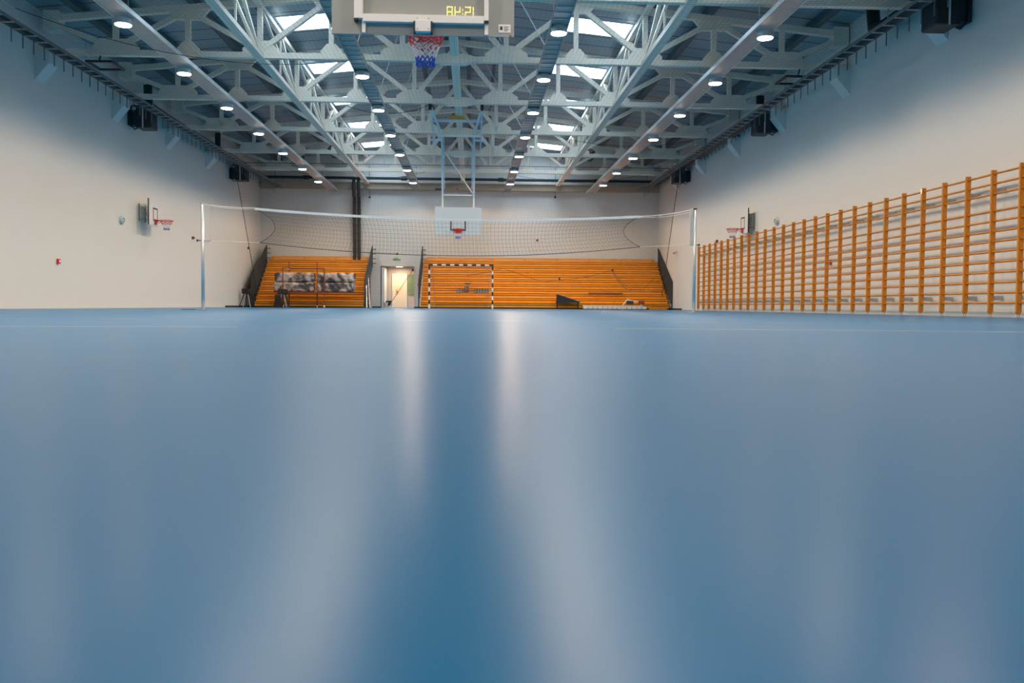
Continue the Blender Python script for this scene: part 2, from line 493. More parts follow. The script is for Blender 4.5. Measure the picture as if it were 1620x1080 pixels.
# ------------------------------------------------------------------ cable trays along the walls, brackets
for s in (-1, 1):
    xw = XR if s > 0 else XL
    side = 'left' if s < 0 else 'right'
    r = thing('cable_tray', 'galvanised cable ladder tray with hanging brackets along the top of the %s wall' % side, 'cable tray', group='wall cable trays')
    xa, xb = xw - s*.92, xw - s*1.22
    for x in (xa, xb):
        MB().box(x - .012, x + .012, 14, 48.2, 6.385, 6.455).build('side_rail', M_RAIL, r)
    m = MB(); y = 14.2
    while y < 48: m.box(min(xa, xb), max(xa, xb), y, y + .05, 6.39, 6.412); y += .52
    m.build('rungs', M_GALV, r)['kind'] = 'stuff'
    y = 16.2
    while y < 48:
        MB().box(xa - .010, xa + .010, y - .013, y + .013, 6.08, 6.385).build('bracket', M_RAIL, r)
        y += .52
    for y in TY[3:]:
        MB().tube([(xb, y, 6.46), (xb, y, 7.4)], .012, 5).build('hanger_rod', M_GALV, r)
    MB().tube([(xw - s*1.0, 14, 6.442), (xw - s*1.0, 48, 6.442)], .03, 6).build('cable', M_BLACK, r)
    MB().tube([(xw - s*1.1, 14, 6.434), (xw - s*1.1, 48, 6.434)], .022, 6).build('cable', M_DARK, r)

# black ducts on the ledges
def duct(name, pts, rr, label):
    return tag(MB().tube(pts, rr, 12).build(name, M_BLACK, smooth=True), label, 'duct')
duct('air_duct', [(-10.87, 30.5, 7.45), (-10.87, 30.5, 7.0), (-10.87, 30.8, 6.80), (-10.87, 32.4, 6.76), (-10.87, 48.0, 6.76)], .14, 'black round duct running to the far end high along the left wall')
duct('air_duct', [(-10.87, 38.7, 7.45), (-10.87, 38.7, 6.90)], .12, 'short black duct riser on the left wall duct, near the far heater')
duct('air_duct', [(9.94, 30.5, 7.45), (9.94, 30.5, 7.0), (9.94, 30.8, 6.80), (9.94, 32.4, 6.76), (9.94, 48.0, 6.76)], .14, 'black round duct running to the far end high along the right wall')
duct('air_duct', [(9.8, 21.6, 7.5), (9.8, 21.5, 7.0), (9.8, 21.2, 6.90), (9.8, 20.9, 6.88), (9.8, 14, 6.88)], .155, 'black round duct with a bend at the top right corner of the view')
# white ducts in the far corner
# roller shutters lying flat by the walls: black framed hatch
for s, (x, y) in ((-1, (-9.8, 24.4)), (1, (8.93, 24.6))):
    side = 'left' if s < 0 else 'right'
    m = MB()
    m.box(x - .35, x + .35, y - .45, y - .37, 6.47, 6.52).box(x - .35, x + .35, y + .37, y + .45, 6.47, 6.52)
    m.box(x - .35, x - .28, y - .37, y + .37, 6.47, 6.52).box(x + .28, x + .35, y - .37, y + .37, 6.47, 6.52)
    m.bar((x, y - .41, 6.51), (x, TY[5], ZBC - .07), .03)
    tag(m.build('square_bracket', M_BLACK), 'black square bracket hanging by the %s wall under the nearest whole truss' % side, 'bracket')

# ------------------------------------------------------------------ fan heaters
def heater(s, y, label):
    xw = XR if s > 0 else XL
    r = thing('fan_heater', label, 'fan heater', (xw - s*.12, y, 5.95), group='fan heaters on the side walls')
    # local: x towards the room = -s
    q = -s
    cs = MB().box(min(.18*q, .68*q), max(.18*q, .68*q), -.32, .32, 0, .66).build('casing', M_BLACK, r, bevel=.03)
    for k in range(9):
        z = .06 + k*.066
        MB().bar((.685*q, -.28, z), (.685*q, .28, z), .02, .05).build('louvre', M_DARK, cs)
    MB().box(min(.40*q, .44*q), max(.40*q, .44*q), -.335, -.322, .0, .66).build('front_strip', M_ALU, r)
    m = MB()
    for k in range(8): m.box(min(.22*q, .38*q), max(.22*q, .38*q), -.33, -.321, .05 + k*.075, .09 + k*.075)
    m.build('side_grille', M_DARK, cs)
    MB().bar((.1*q, -.2, .72), (.6*q, -.2, .72), .05).bar((.1*q, .2, .72), (.6*q, .2, .72), .05).box(min(-.119*q, .18*q), max(-.119*q, .18*q), -.2, .2, .1, .6).build('mounting_bracket', M_DARK, r)
    for o in (0, .05):
        pts = [(.25*q, -.1 - o, .05), (.10*q, -.15 - o, -.04), (.0, -.2 - o, .10), (-.02*q, -.22 - o, .35), (.02*q, -.2 - o, .7), (.1*q, -.15 - o, .78)]
        MB().tube(pts, .018, 6).build('hose', M_BLACK, r)
heater(-1, 18.4, 'black fan heater at the top left corner of the view')
heater(-1, 30.3, 'black louvred fan heater on the left wall, second one back')
heater(-1, 42.6, 'small black fan heater on the left wall by the far corner')
heater(1, 18.2, 'large black louvred fan heater at the top right of the right wall')
heater(1, 29.6, 'black fan heater on the right wall above the stall bars, middle one')
heater(1, 41.6, 'small black fan heater on the right wall by the far corner')

# ------------------------------------------------------------------ stall bars
RZ = [.27 + .195*i for i in range(10)] + [2.35, 2.545, 2.735]
RZ = [z for z in RZ]
PY = [15.74 + .881 * k for k in range(-2, 27)]
post_m = MB().prism([(-.045, .09), (-.035, .05), (.035, .05), (.045, .09), (.045, 2.80), (-.045, 2.80)], 'x', -.022, .022)
post_m = MB()
post_m.prism([(-.05, .10), (-.02, .055), (.02, .055), (.05, .10), (.05, 2.81), (-.05, 2.81)], 'y', -.022, .022)
post_me = post_m.mesh('post', M_WOOD)
pin_me = MB().tube([(-.02, 0, 0), (-.02, 0, .07)], .008, 6).tube([(.02, 0, 0), (.02, 0, .07)], .008, 6).mesh('floor_pin', M_GALV)
rung_me = MB().tube([(0, -.022, 0), (0, -.881 + .022, 0)], .021, 8).mesh('rung', M_WOOD)
for p in rung_me.polygons: p.use_smooth = len(p.vertices) == 4
br_me = MB().box(.05, .26, .0225, .028, -.045, .045).box(.252, .26, .028, .10, -.045, .045).tube([(.09, .012, 0), (.09, .036, 0)], .014, 8).tube([(.2, .02, 0), (.2, .036, 0)], .014, 8).mesh('wall_bracket', M_GALV)
SX = 9.98
secs = [(i, i + 1) for i in range(0, len(PY) - 1, 2)]
nsec = len(secs)
for n, (i, j) in enumerate(secs):
    if PY[i] < 13.5: pass
    lab = ('wooden stall bars on the right wall, double section at the right picture edge' if n == 0 else
           'varnished wooden stall bars on the right wall, double section number %d back from the right edge' % (n + 1) if n < nsec - 1 else
           'wooden stall bars on the right wall, farthest double section, by the volleyball post')
    if n and n < nsec - 1:
        lab = 'wooden stall bars on the right wall, %s double section from the right edge' % ORD[n]
    r = thing('stall_bars', lab, 'stall bars', (SX, PY[i], 0), group='stall bar sections on the right wall')
    idx = [i, i + 1] + ([i + 2] if n == nsec - 1 else [])
    for k in idx:
        o = link('post', post_me, r, (0, PY[k] - PY[i], 0))
        link('floor_pin', pin_me, o)
        for z in (.365, 2.43): link('wall_bracket', br_me, o, (0, 0, z))
    for k in (i, i + 1):
        if k + 1 >= len(PY): continue
        for z in RZ: link('rung', rung_me, r, (0, PY[k + 1] - PY[i], z))

# ------------------------------------------------------------------ basketball rims and nets
def rim_parts(r, c, q, R0=.225, col=M_RED, hang=.42, net=True, ax='y', ng=12):
    """rim centred at c (local), the board is towards -q along axis ax."""
    cx, cy, cz = c
    def pt(a, rad, z):
        return (cx + rad*math.cos(a), cy + rad*math.sin(a), cz + z)
    RM = MB().tube([pt(2*PI*i/32, R0, 0) for i in range(32)], .010, 8, closed=True).build('rim', col, r, smooth=True)
    m = MB()
    if ax == 'y':
        m.box(cx - .09, cx + .09, min(cy - q*(R0+.15), cy - q*(R0+.13)), max(cy - q*(R0+.15), cy - q*(R0+.13)), cz - .14, cz + .04)
        m.box(cx - .07, cx + .07, min(cy - q*(R0+.15), cy - q*R0), max(cy - q*(R0+.15), cy - q*R0), cz - .015, cz + .01)
        for e in (-1, 1): m.bar((cx + e*.07, cy - q*(R0+.14), cz - .13), (cx + e*.15, cy - q*R0*.8, cz), .015)
    else:
        m.box(min(cx - q*(R0+.15), cx - q*(R0+.13)), max(cx - q*(R0+.15), cx - q*(R0+.13)), cy - .09, cy + .09, cz - .14, cz + .04)
        m.box(min(cx - q*(R0+.15), cx - q*R0), max(cx - q*(R0+.15), cx - q*R0), cy - .07, cy + .07, cz - .015, cz + .01)
        for e in (-1, 1): m.bar((cx - q*(R0+.14), cy + e*.07, cz - .13), (cx - q*R0*.8, cy + e*.15, cz), .015)
    m.build('rim_bracket', col, r)
    if not net: return
    nr = MB(), MB(), MB()
    rows = 9
    def rad(t): return R0*(1 - .60*min(1, t*1.15)**.8) if t < .95 else R0*.42
    for k in range(ng):
        for sg in (-1, 1):
            pts = [[], [], []]
            for i in range(rows + 1):
                t = i / rows
                a = 2*PI*(k + sg*.5*(i))/ng
                band = 0 if t < .34 else 1 if t < .72 else 2
                p = pt(a, rad(t), -hang*t)
                pts[band].append(p)
                if band > 0 and len(pts[band]) == 1: pts[band-1].append(p)
            for b_ in range(3):
                if len(pts[b_]) > 1: nr[b_].tube(pts[b_], .0055 if b_ < 2 else .0075, 5, cap=False)
    for mb, mm, nn in zip(nr, (M_NRED, M_NWHITE, M_NBLUE), ('net_top', 'net_middle', 'net_bottom')):
        mb.build(nn, mm, RM)

# near backboard (seen from behind), with steel frame
NB = thing('basketball_backboard', 'large grey backboard at the top, seen from behind, with red, white and blue net', 'backboard', (-.49, 8.93, -.055))
MB().box(-.9, .9, -.012, .012, 2.885, 3.945).build('board', M_GLASSB, NB)
m = MB()
m.box(-.675, -.59, -.075, -.015, 3.02, 3.90).box(.60, .645, -.075, -.015, 3.02, 3.90)
m.box(-.59, .60, -.075, -.015, 2.99, 3.065).box(-.59, .60, -.075, -.015, 3.84, 3.90)
m.build('back_frame', M_WHITE, NB, bevel=.004)
MB().box(-.60, -.565, -.05, -.014, 2.89, 3.015).build('frame_foot', M_WHITE, NB)
MB().box(.605, .642, -.05, -.014, 2.89, 3.015).build('frame_foot', M_WHITE, NB)
MB().box(-.675, -.64, -.08, -.016, 3.0, 3.019).build('end_cap', M_BLACK, NB)
MB().box(.604, .645, -.08, -.016, 3.0, 3.019).build('end_cap', M_BLACK, NB)
MP_ = MB().box(-.075, .075, -.09, -.015, 2.90, 3.01).build('mounting_plate', M_WHITE, NB, bevel=.003)
for e in (-1, 1):
    MB().box(e*.085-.008, e*.085+.008, -.085, -.014, 2.89, 3.0).build('mounting_rail', M_DARK, NB)
    for z in (2.925, 3.03):
        o = MB().tube([(e*.055, -.095 if z < 3 else -.08, z), (e*.055, -.08 if z < 3 else -.07, z)], .008, 8).build('bolt', M_GALV, MP_)
lab = MB().box(.745, .865, -.0165, -.0125, 2.925, 3.005).build('sticker', M_WHITE, NB)
lm = MB(); lm.box(.76, .785, -.018, -.017, 2.95, 2.985)
for k in range(4): lm.box(.80, .80 + (.05 if k % 2 else .035), -.018, -.017, 2.94 + k*.013, 2.945 + k*.013)
lm.build('sticker_print', M_DARK, lab)
MB().box(.85, .875, -.02, -.0125, 2.886, 2.90).build('corner_cap', M_RUST, NB)
rim_parts(NB, (0, .40, 3.055), 1, hang=.36)
for e in (-1, 1):
    MB().tube([(e*.5, -.1, 3.88), (e*.5, .1, 5.4), (e*.5, .33, 6.68)], .035, 8).build('hanging_tube', M_WHITE, NB)
MB().bar((-.5, -.1, 3.87), (.5, -.1, 3.87), .06).build('hanging_bar', M_WHITE, NB)
MB().bar((-.7, .33, 6.67), (.7, .33, 6.67), .09).build('ceiling_beam', M_WHITE, NB)

# far backboard on its ceiling frame
def fy(z): return .1 - 1.1*(z - 4.2)/2.35
FB = thing('basketball_backboard', 'white backboard with black target square hung from the ceiling near the far wall', 'backboard', (-.53, 34.2, 0))
FBB = MB().box(-.89, .89, -.02, .02, 2.87, 3.91).build('board', M_BOARDW, FB)
m = MB()
m.box(-.295, .295, -.026, -.021, 3.42, 3.47).box(-.295, -.25, -.026, -.021, 3.02, 3.38).box(.25, .295, -.026, -.021, 3.02, 3.38).box(-.295, .295, -.026, -.021, 3.02, 3.06)
m.build('target_square', M_BLACK, FBB)
for e in (-1, 1):
    for z in (3.64, 3.11, 2.89): MB().tube([(e*.6, -.035, z), (e*.6, -.02, z)], .018, 8).build('bolt', M_GALV, FBB)
rim_parts(FB, (0, -.39, 3.05), -1, hang=.36, ng=8)
for e in (-1, 1):
    MB().bar((e*.6, .05, 3.0), (e*.6, .05, 4.35), .05).build('board_post', M_CORD, FB)
    MB().bar((e*.6, fy(4.2), 4.2), (e*.6, fy(6.55), 6.55), .07).build('frame_post', M_TAPE, FB)
    MB().bar((e*.53, fy(4.6), 4.6), (e*.53, fy(6.4), 6.4), .03).build('inner_post', M_TAPE, FB)
    MB().bar((e*.6, fy(6.5), 6.5), (e*.84, -5.0, 6.62), .065).build('swing_arm', M_TAPE, FB)
    MB().bar((e*.84, fy(5.9), 6.05), (e*.84, -5.0, 6.55), .045).build('swing_arm', M_TAPE, FB)
    MB().bar((e*.6, fy(6.3), 6.3), (e*1.05, fy(6.3), 6.3), .06).build('side_arm', M_TAPE, FB)
    MB().box(e*.84-.05, e*.84+.05, -5.16, -5.0, 6.5, 6.67).build('clamp', M_BLACK, FB)
MB().bar((-.85, -2.9, 6.60), (.9, -2.9, 6.60), .09).build('crossbar', M_TAPE, FB)
MB().bar((-.75, fy(6.45), 6.45), (.8, fy(6.45), 6.45), .08).build('crossbar', M_CORD, FB)
for z, wd in ((5.85, .03), (5.3, .03), (4.38, .04)):
    MB().bar((-.57, fy(z), z), (.57, fy(z), z), wd).build('crossbar', M_TAPE, FB)
MB().bar((-.5, fy(5.9) - .02, 5.9), (.55, fy(4.45) - .02, 4.45), .035).build('diagonal_brace', M_CORD, FB)
MB().box(-.24, .24, -3.0, -2.9, 6.66, 6.76).build('winch', M_YEL, FB)
MB().bar((0, -2.9, 6.6), (0, -2.9, 7.3), .05).build('winch_hanger', M_TAPE, FB)

# side wall practice boards
for s in (-1, 1):
    bx = -11.03 if s < 0 else 9.99
    by = 31.5 if s < 0 else 32.35
    xw = XL if s < 0 else XR
    q = -s
    side = 'left' if s < 0 else 'right'
    r = thing('practice_backboard', 'white practice basketball board with red rim on a frame off the %s wall' % side, 'backboard', (bx, by, 0.42), group='side practice boards')
    MB().box(-.015, .015, -.6, .6, 2.43, 3.33).build('board', M_WALL, r)
    for e in (-1, 1): pass
    MB().box(-.018, .018, -.615, -.6, 2.43, 3.33).build('board_edge', M_DARK, r)
    m = MB(); x0, x1 = sorted((q*.016, q*.022))
    m.box(x0, x1, -.22, .22, 3.0, 3.05).box(x0, x1, -.22, .22, 2.6, 2.64).box(x0, x1, -.22, -.18, 2.64, 3.0).box(x0, x1, .18, .22, 2.64, 3.0)
    m.build('target_square', M_BLACK, r)
    rim_parts(r, (q*.40, 0, 2.62), q, hang=.33, ax='x', ng=8)
    D = xw - bx
    for y in (-.5, .1):
        MB().bar((-q*.02, y, 3.12), (D, y, 3.12), .014).bar((-q*.02, y, 2.62), (D, y, 2.62), .014).bar((D*.5, y, 3.12), (D*.5, y, 2.62), .014).bar((-q*.03, y, 2.64), (D*.5, y, 3.0), .012).bar((D - s*.02, y, 2.55), (D - s*.02, y, 3.16), .022).build('wall_arm', M_RAIL, r)

# ------------------------------------------------------------------ volleyball posts and net
VY = 23.3
def vpost(x, s, label):
    r = thing('volleyball_post', label, 'volleyball post', (x, VY, 0), group='volleyball posts')
    MB().tube([(0, 0, 0), (0, 0, 2.73)], .042, 14).build('tube', M_ALU, r, smooth=True)
    MB().disc((0, 0), .16, 0, .018).build('floor_plate', M_GALV, r)
    MB().disc((0, 0), .05, 2.73, 2.76).build('top_cap', M_BLACK if s > 0 else M_ALU, r)
    q = -s
    if s < 0:
        m = MB().tube([(.045, 0, 2.70), (.2, 0, 2.70), (.2, 0, 1.78), (.045, 0, 1.78)], .008, 6)
        m.box(.03, .22, -.02, .02, 1.765, 1.80).tube([(.12, 0, 1.78), (.12, 0, 1.70)], .006, 6)
        m.build('tension_slider', M_ALU, r)
        MB().tube([(-.045, 0, 1.79), (-.12, 0, 1.79)], .012, 8).tube([(-.12, 0, 1.79), (-.15, 0, 1.79)], .03, 8).build('crank_knob', M_BLACK, r)
    else:
        MB().box(-.14, -.05, -.05, .05, 1.78, 2.74).build('winch_housing', M_ALU, r, bevel=.01)
        MB().tube([(.045, 0, 1.80), (.10, 0, 1.80)], .012, 8).tube([(.10, 0, 1.80), (.135, 0, 1.80)], .03, 8).build('crank_knob', M_BLACK, r)
    return r
vpost(-6.95, -1, 'silver volleyball post standing on the left of the court with a side slider loop')
vpost(5.90, 1, 'silver volleyball post standing on the right of the court beside the stall bars')
tag(MB().box(-7.6, -7.25, VY + .3, VY + .36, 0, .012).build('floor_socket_cover', M_BLACK), 'small dark socket cover lying on the floor beside the left volleyball post', 'floor cover')
NETA, NETB = -5.62, 4.43
def vtop(t): return (2.62*(1-t) + 2.53*t) - .78*t*(1-t)*.9
def vbot(t): return (1.75*(1-t) + 1.73*t) - 1.15*t*(1-t)
def vn(t, k):
    # t along, k 0 top..1 bottom; the ends bow inward
    z = vtop(t)*(1-k) + vbot(t)*k
    edge = 4*k*(1-k)
    x = NETA + (NETB - NETA)*t
    bow = .46*edge
    x += bow*(1-t)**5 - bow*.95*t**5
    x += .12*k*(1-t) - .05*k*t*0
    return Vector((x, VY + .05*math.sin(t*9 + k*2)*k, z))
VN = thing('volleyball_net', 'black mesh volleyball net with pale top tape sagging between the two posts', 'net')
m = MB()
NV = 100
for i in range(NV + 1):
    t = i/NV
    m.tube([vn(t, k/10) for k in range(11)], .0023 if 0 < i < NV else .009, 3, cap=False)
for j in range(1, 9):
    m.tube([vn(t/60, j/9) for t in range(61)], .0023, 3, cap=False)
o = m.build('mesh', M_NET, VN); o['kind'] = 'stuff'
MB().tube([vn(t/60, 1) for t in range(61)], .009, 5).build('bottom_cord', M_NET, VN)
m = MB(); vs = []
for i in range(61):
    p = vn(i/60, 0)
    vs += [p + Vector((0, -.01, .03)), p + Vector((0, -.01, -.035)), p + Vector((0, .01, .03)), p + Vector((0, .01, -.035))]
m.add(vs, [f for i in range(60) for f in ((4*i, 4*i+1, 4*i+5, 4*i+4), (4*i+2, 4*i+6, 4*i+7, 4*i+3), (4*i, 4*i+4, 4*i+6, 4*i+2), (4*i+1, 4*i+3, 4*i+7, 4*i+5))])
m.build('top_tape', M_TAPE, VN)
def rope(a, b, sag, r_=.007, n=12):
    a, b = Vector(a), Vector(b)
    return [a.lerp(b, i/n) - Vector((0, 0, 4*sag*(i/n)*(1-i/n))) for i in range(n+1)]
MB().tube(rope((-6.90, VY, 2.72), vn(0, 0), .05), .009, 5).build('top_rope', M_CORD, VN)
MB().tube(rope((-6.74, VY, 2.71), vn(0, 0) + Vector((0, 0, .03)), .03), .007, 5).build('top_rope', M_CORD, VN)
MB().tube(rope(vn(1, 0), (5.80, VY, 2.72), .03), .009, 5).build('top_rope', M_CORD, VN)
MB().tube(rope(vn(1, 0) + Vector((0, 0, -.02)), (5.77, VY, 2.66), .05), .007, 5).build('top_rope', M_CORD, VN)
MB().tube(rope((-6.76, VY, 1.79), vn(0, 1), .0), .005, 5).build('bottom_rope', M_CORD, VN)
MB().tube(rope(vn(1, 1), (5.8, VY, 1.80), .0), .005, 5).build('bottom_rope', M_CORD, VN)

# ------------------------------------------------------------------ protective net across the far end
PN = thing('protective_net', 'fine brown protective net hanging across the whole far end of the hall', 'net')
def pn(t, k):
    X0, X1 = -11.15, 9.95
    x = X0 + (X1 - X0)*t
    z = 6.78 - 6.1*k
    fold = .12*math.sin(x*2.1 + 2.4*k) + .08*math.sin(x*4.7 + 1.0)
    y = 42.35 + fold*(.25 + .75*k)
    z -= .13*abs(math.sin(x*1.15))*(1 - k) * (1 if k > .02 else 0)
    pull = max(0, 1 - t*9)**1.0
    pullr = max(0, 1 - (1-t)*9)
    x += .55*k*pull - .35*k*pullr
    y += 2.2*k*pull + 2.2*k*pullr
    return Vector((x, y, z))
m = MB()
NP = 205
for i in range(NP + 1):
    m.tube([pn(i/NP, k/16) for k in range(17)], .0018, 3, cap=False)
for j in range(62):
    m.tube([pn(t/150, j/61) for t in range(151)], .0018, 3, cap=False)
o = m.build('mesh', M_NETB, PN); o['kind'] = 'stuff'
MB().tube([pn(0, k/16) for k in range(17)], .016, 5).build('edge_rope', M_NET, PN)
MB().tube([pn(1, k/16) for k in range(17)], .016, 5).build('edge_rope', M_NET, PN)
MB().tube([pn(t/150, 0) for t in range(151)], .014, 5).build('top_rope', M_NET, PN)
MB().tube([P(738, 436, 42.2), P(775, 430, 42.2), P(795, 424, 42.2), P(830, 436, 42.2), P(858, 446, 42.2), P(885, 443, 42.2), P(930, 438, 42.2), P(968, 427, 42.2), P(982, 445, 42.2), P(1000, 458, 42.2), P(1018, 458, 42.2), P(1035, 440, 42.2)], .008, 5).build('gathered_hem', M_NET, PN)
MB().tube([P(969, 429, 42.15), P(976, 442, 42.15), P(990, 456, 42.15), P(998, 460, 42.15)], .018, 6).build('gathered_hem', M_NETB, PN)
for u, v in ((969, 427), (885, 441), (393, 392)):
    p = P(u, v, 42.2); MB().box(p.x-.04, p.x+.04, p.y-.03, p.y+.03, p.z-.06, p.z+.05).build('knot', M_NET, PN)
for i in range(22):
    x = -11 + i*.98
    MB().tube([(x, 42.35, 6.78), (x, 42.2, 6.95)], .006, 4).build('hanging_cord', M_NET, PN)

CN = thing('ceiling_net', 'fine dark ball-stop net stretched under the whole roof', 'net')
m = MB()
x = -10.0
while x < 9.1:
    m.tube([(x, 12, 6.62), (x, 42.2, 6.62)], .0017, 3, cap=False); x += .115
y = 12.0
while y < 42.2:
    m.tube([(-10.0, y, 6.62), (9.1, y, 6.62)], .0017, 3, cap=False); y += .115
m.build('mesh', M_NET, CN)['kind'] = 'stuff'

# ------------------------------------------------------------------ far wall fittings
tag(MB().box(XL + .05, XR - .05, YF - .28, YF - .01, 6.38, 6.74).build('wall_beam', M_TAN), 'tan box beam along the top of the far wall', 'beam')
pp = thing('dark_pipe', 'long dark pipe running across the hall just above the far tan beam', 'pipe')
MB().tube([(XL + .3, 48.0, 6.93), (XR - .3, 48.0, 6.93)], .075, 10).build('pipe', M_DARK, pp, smooth=True)
for i in range(9): MB().tube([(-10.5 + i*2.5, 48.0, 6.98), (-10.5 + i*2.5, 48.0, 7.6)], .012, 5).build('hanger_rod', M_DARK, pp)
for i in range(4): MB().tube([(-9 + i*5.2, 48.0, 6.93), (-8.7 + i*5.2, 48.0, 6.93)], .11, 10).build('coupling', M_BLACK, pp)
for k, x in enumerate((-6.33, -6.08)):
    m = MB().tube([(x, 48.3 if k == 0 else 48.3, 2.58), (x, 48.3, 6.0)], .085, 12)
    for j in range(8): m.tube([(x, 48.3, 2.7 + j*.42), (x, 48.3, 2.76 + j*.42)], .10, 12)
    m.tube([(x, 48.08, 5.95), (x, 48.08, 7.0)], .085, 12)
    tag(m.build('vertical_duct', M_BLACK, smooth=False), 'black vertical duct pipe on the far wall above the left bleachers, %s of the pair' % ('left' if k == 0 else 'right'), 'duct', 'pair of vertical ducts')

d1 = link('door_1', None); struct(d1)
dl = MB().box(-4.42, -3.68, 50.14, 50.19, .02, 1.86).build('door_leaf', M_DOOR, d1)
MB().box(-4.24, -4.10, 50.05, 50.14, .93, .96).box(-4.24, -4.20, 50.08, 50.14, .85, 1.05).build('door_handle', M_YEL, dl)
MB().box(-4.47, -4.42, 50.12, 50.19, 0, 1.91).box(-3.68, -3.63, 50.12, 50.19, 0, 1.91).box(-4.42, -3.68, 50.12, 50.19, 1.86, 1.91).build('door_frame', M_WALL, d1)
tag(MB().box(-3.56, -3.16, 50.14, 50.19, .75, 1.88).build('notice_board', M_GREEN), 'green notice board on the wall inside the doorway beside the cream door', 'notice board')
tag(MB().box(-4.90, -4.76, 48.55, 50.1, 0.01, 2.2).build('white_panel', M_WHITE), 'white upright panel standing against the left side of the doorway', 'panel')
rl = thing('corridor_lamp', 'warm ceiling lamp inside the doorway recess', 'ceiling lamp', (-4.0, 49.4, 2.27))
MB().box(-.2, .2, -.2, .2, 0, .045).build('housing', M_WHITE, rl)
MB().box(-.17, .17, -.17, .17, -.02, 0).build('diffuser', M_WARM, rl)
ld = bpy.data.lights.new('corridor_light', 'AREA'); ld.energy = 40; ld.color = (1, .78, .55); ld.size = .3
lo = link('corridor_light', ld, rl); lo.location = (0, 0, -.05)

ex = thing('exit_sign', 'small pale green emergency exit sign above the doorway', 'exit sign', (-4.06, YF, 2.63))
MB().box(-.19, .19, -.05, 0, 0, .16).build('casing', mat('exit_pale', (.62, .70, .55), .5), ex)
m = MB().box(-.12, -.02, -.055, -.05, .06, .09).prism([(.0, .04), (.07, .075), (.0, .11)], 'y', -.055, -.05)
m.box(-.19, .19, -.055, -.05, .0, .02)
m.build('pictogram', mat('exit_green', (.05, .35, .10), .5), ex)
def siren(name, loc, dirn, label, m=M_RED, rr=.06):
    r = thing(name, label, 'alarm', loc)
    a = Vector(dirn)
    MB().tube([(0, 0, 0), a*.05], rr, 12).build('base', m, r)
    MB().tube([a*.05, a*.09, a*.11], [rr*.85, rr*.7, rr*.3], 12).build('sounder', m, r, smooth=True)
siren('alarm_sounder', (-4.05, YF, 2.93), (0, -1, 0), 'round dark red alarm above the exit sign over the doorway', M_RUST)
siren('alarm_sounder', (P(850, 380, YF).x, YF, P(850, 380, YF).z), (0, -1, 0), 'round red alarm alone on the far wall above the right bleachers', M_RUST)
siren('alarm_sounder', (P(724, 301, 48.2).x, 48.22, 6.44), (0, -1, 0), 'small bright red alarm on the tan beam above the far backboard', M_RED, .05)
siren('alarm_sounder', (XL, 36.8, 2.84), (1, 0, 0), 'round dark red alarm on the left wall beside the volleyball post', M_RUST)
siren('alarm_sounder', (XR, 36.6, 2.90), (-1, 0, 0), 'round dark red alarm on the right wall above the far stall bars', M_RUST)
def callpoint(loc, dx, label):
    r = thing('fire_call_point', label, 'fire call point', loc, group='fire call points')
    a, b = sorted((0, dx*.06))
    MB().box(a, b, -.07, .07, -.065, .065).build('box', M_RED, r, bevel=.006)
    a, b = sorted((dx*.06, dx*.065))
    MB().box(a, b, -.035, .035, -.03, .03).build('glass_pane', M_WHITE, r)
callpoint((XL, 25.0, 1.30), 1, 'red square fire call point on the left wall')
callpoint((XR, 24.9, 1.45), -1, 'red fire call point on the right wall behind the stall bars')
for s, xw, y, z in ((-1, XL, 29.45, 2.86), (1, XR, 29.4, 3.05)):
    q = -s
    r = thing('wall_speaker', 'small round pale wall fitting on the %s wall beside the practice board' % ('left' if s < 0 else 'right'), 'wall fitting', (xw, y, z), group='round wall fittings')
    MB().tube([(0, 0, 0), (q*.06, 0, 0), (q*.09, 0, 0)], [.14, .14, .10], 18).build('ring', M_BOARDW, r)
    MB().tube([(q*.09, 0, 0), (q*.10, 0, 0)], .075, 14).build('centre', M_GREEN, r)
    MB().box(min(q*.09, q*.105), max(q*.09, q*.105), -.12, -.03, -.06, .02).build('tab', M_TAPE, r)
cc = thing('security_camera', 'tiny grey security camera on the right wall beyond the volleyball post', 'camera', (XR, 43.9, 2.87))
MB().box(-.10, 0, -.03, .03, -.03, .03).build('bracket', M_GALV, cc)
MB().tube([(-.12, .05, -.02), (-.2, -.14, -.06)], .05, 10).build('body', M_TAN, cc)
for u in (584, 879):
    p = P(u, 311, 48.1)
    r = thing('pendant_sensor', 'small dark sensor hanging below the tan beam, %s one' % ('left' if u < 700 else 'right'), 'sensor', (p.x, 48.35, p.z), group='hanging sensors')
    MB().tube([(0, 0, .05), (0, 0, 6.38 - p.z)], .01, 5).build('stem', M_DARK, r)
    MB().tube([(0, 0, -.05), (0, 0, .0), (0, 0, .06)], [.04, .07, .03], 10).build('head', M_DARK, r)
p = P(695, 303, 48.2)
tag(MB().box(p.x - .22, p.x + .22, 48.1, 48.21, 6.36, 6.44).build('small_wall_unit', M_DARK), 'thin dark unit on the tan beam left of the far basket frame', 'wall unit')

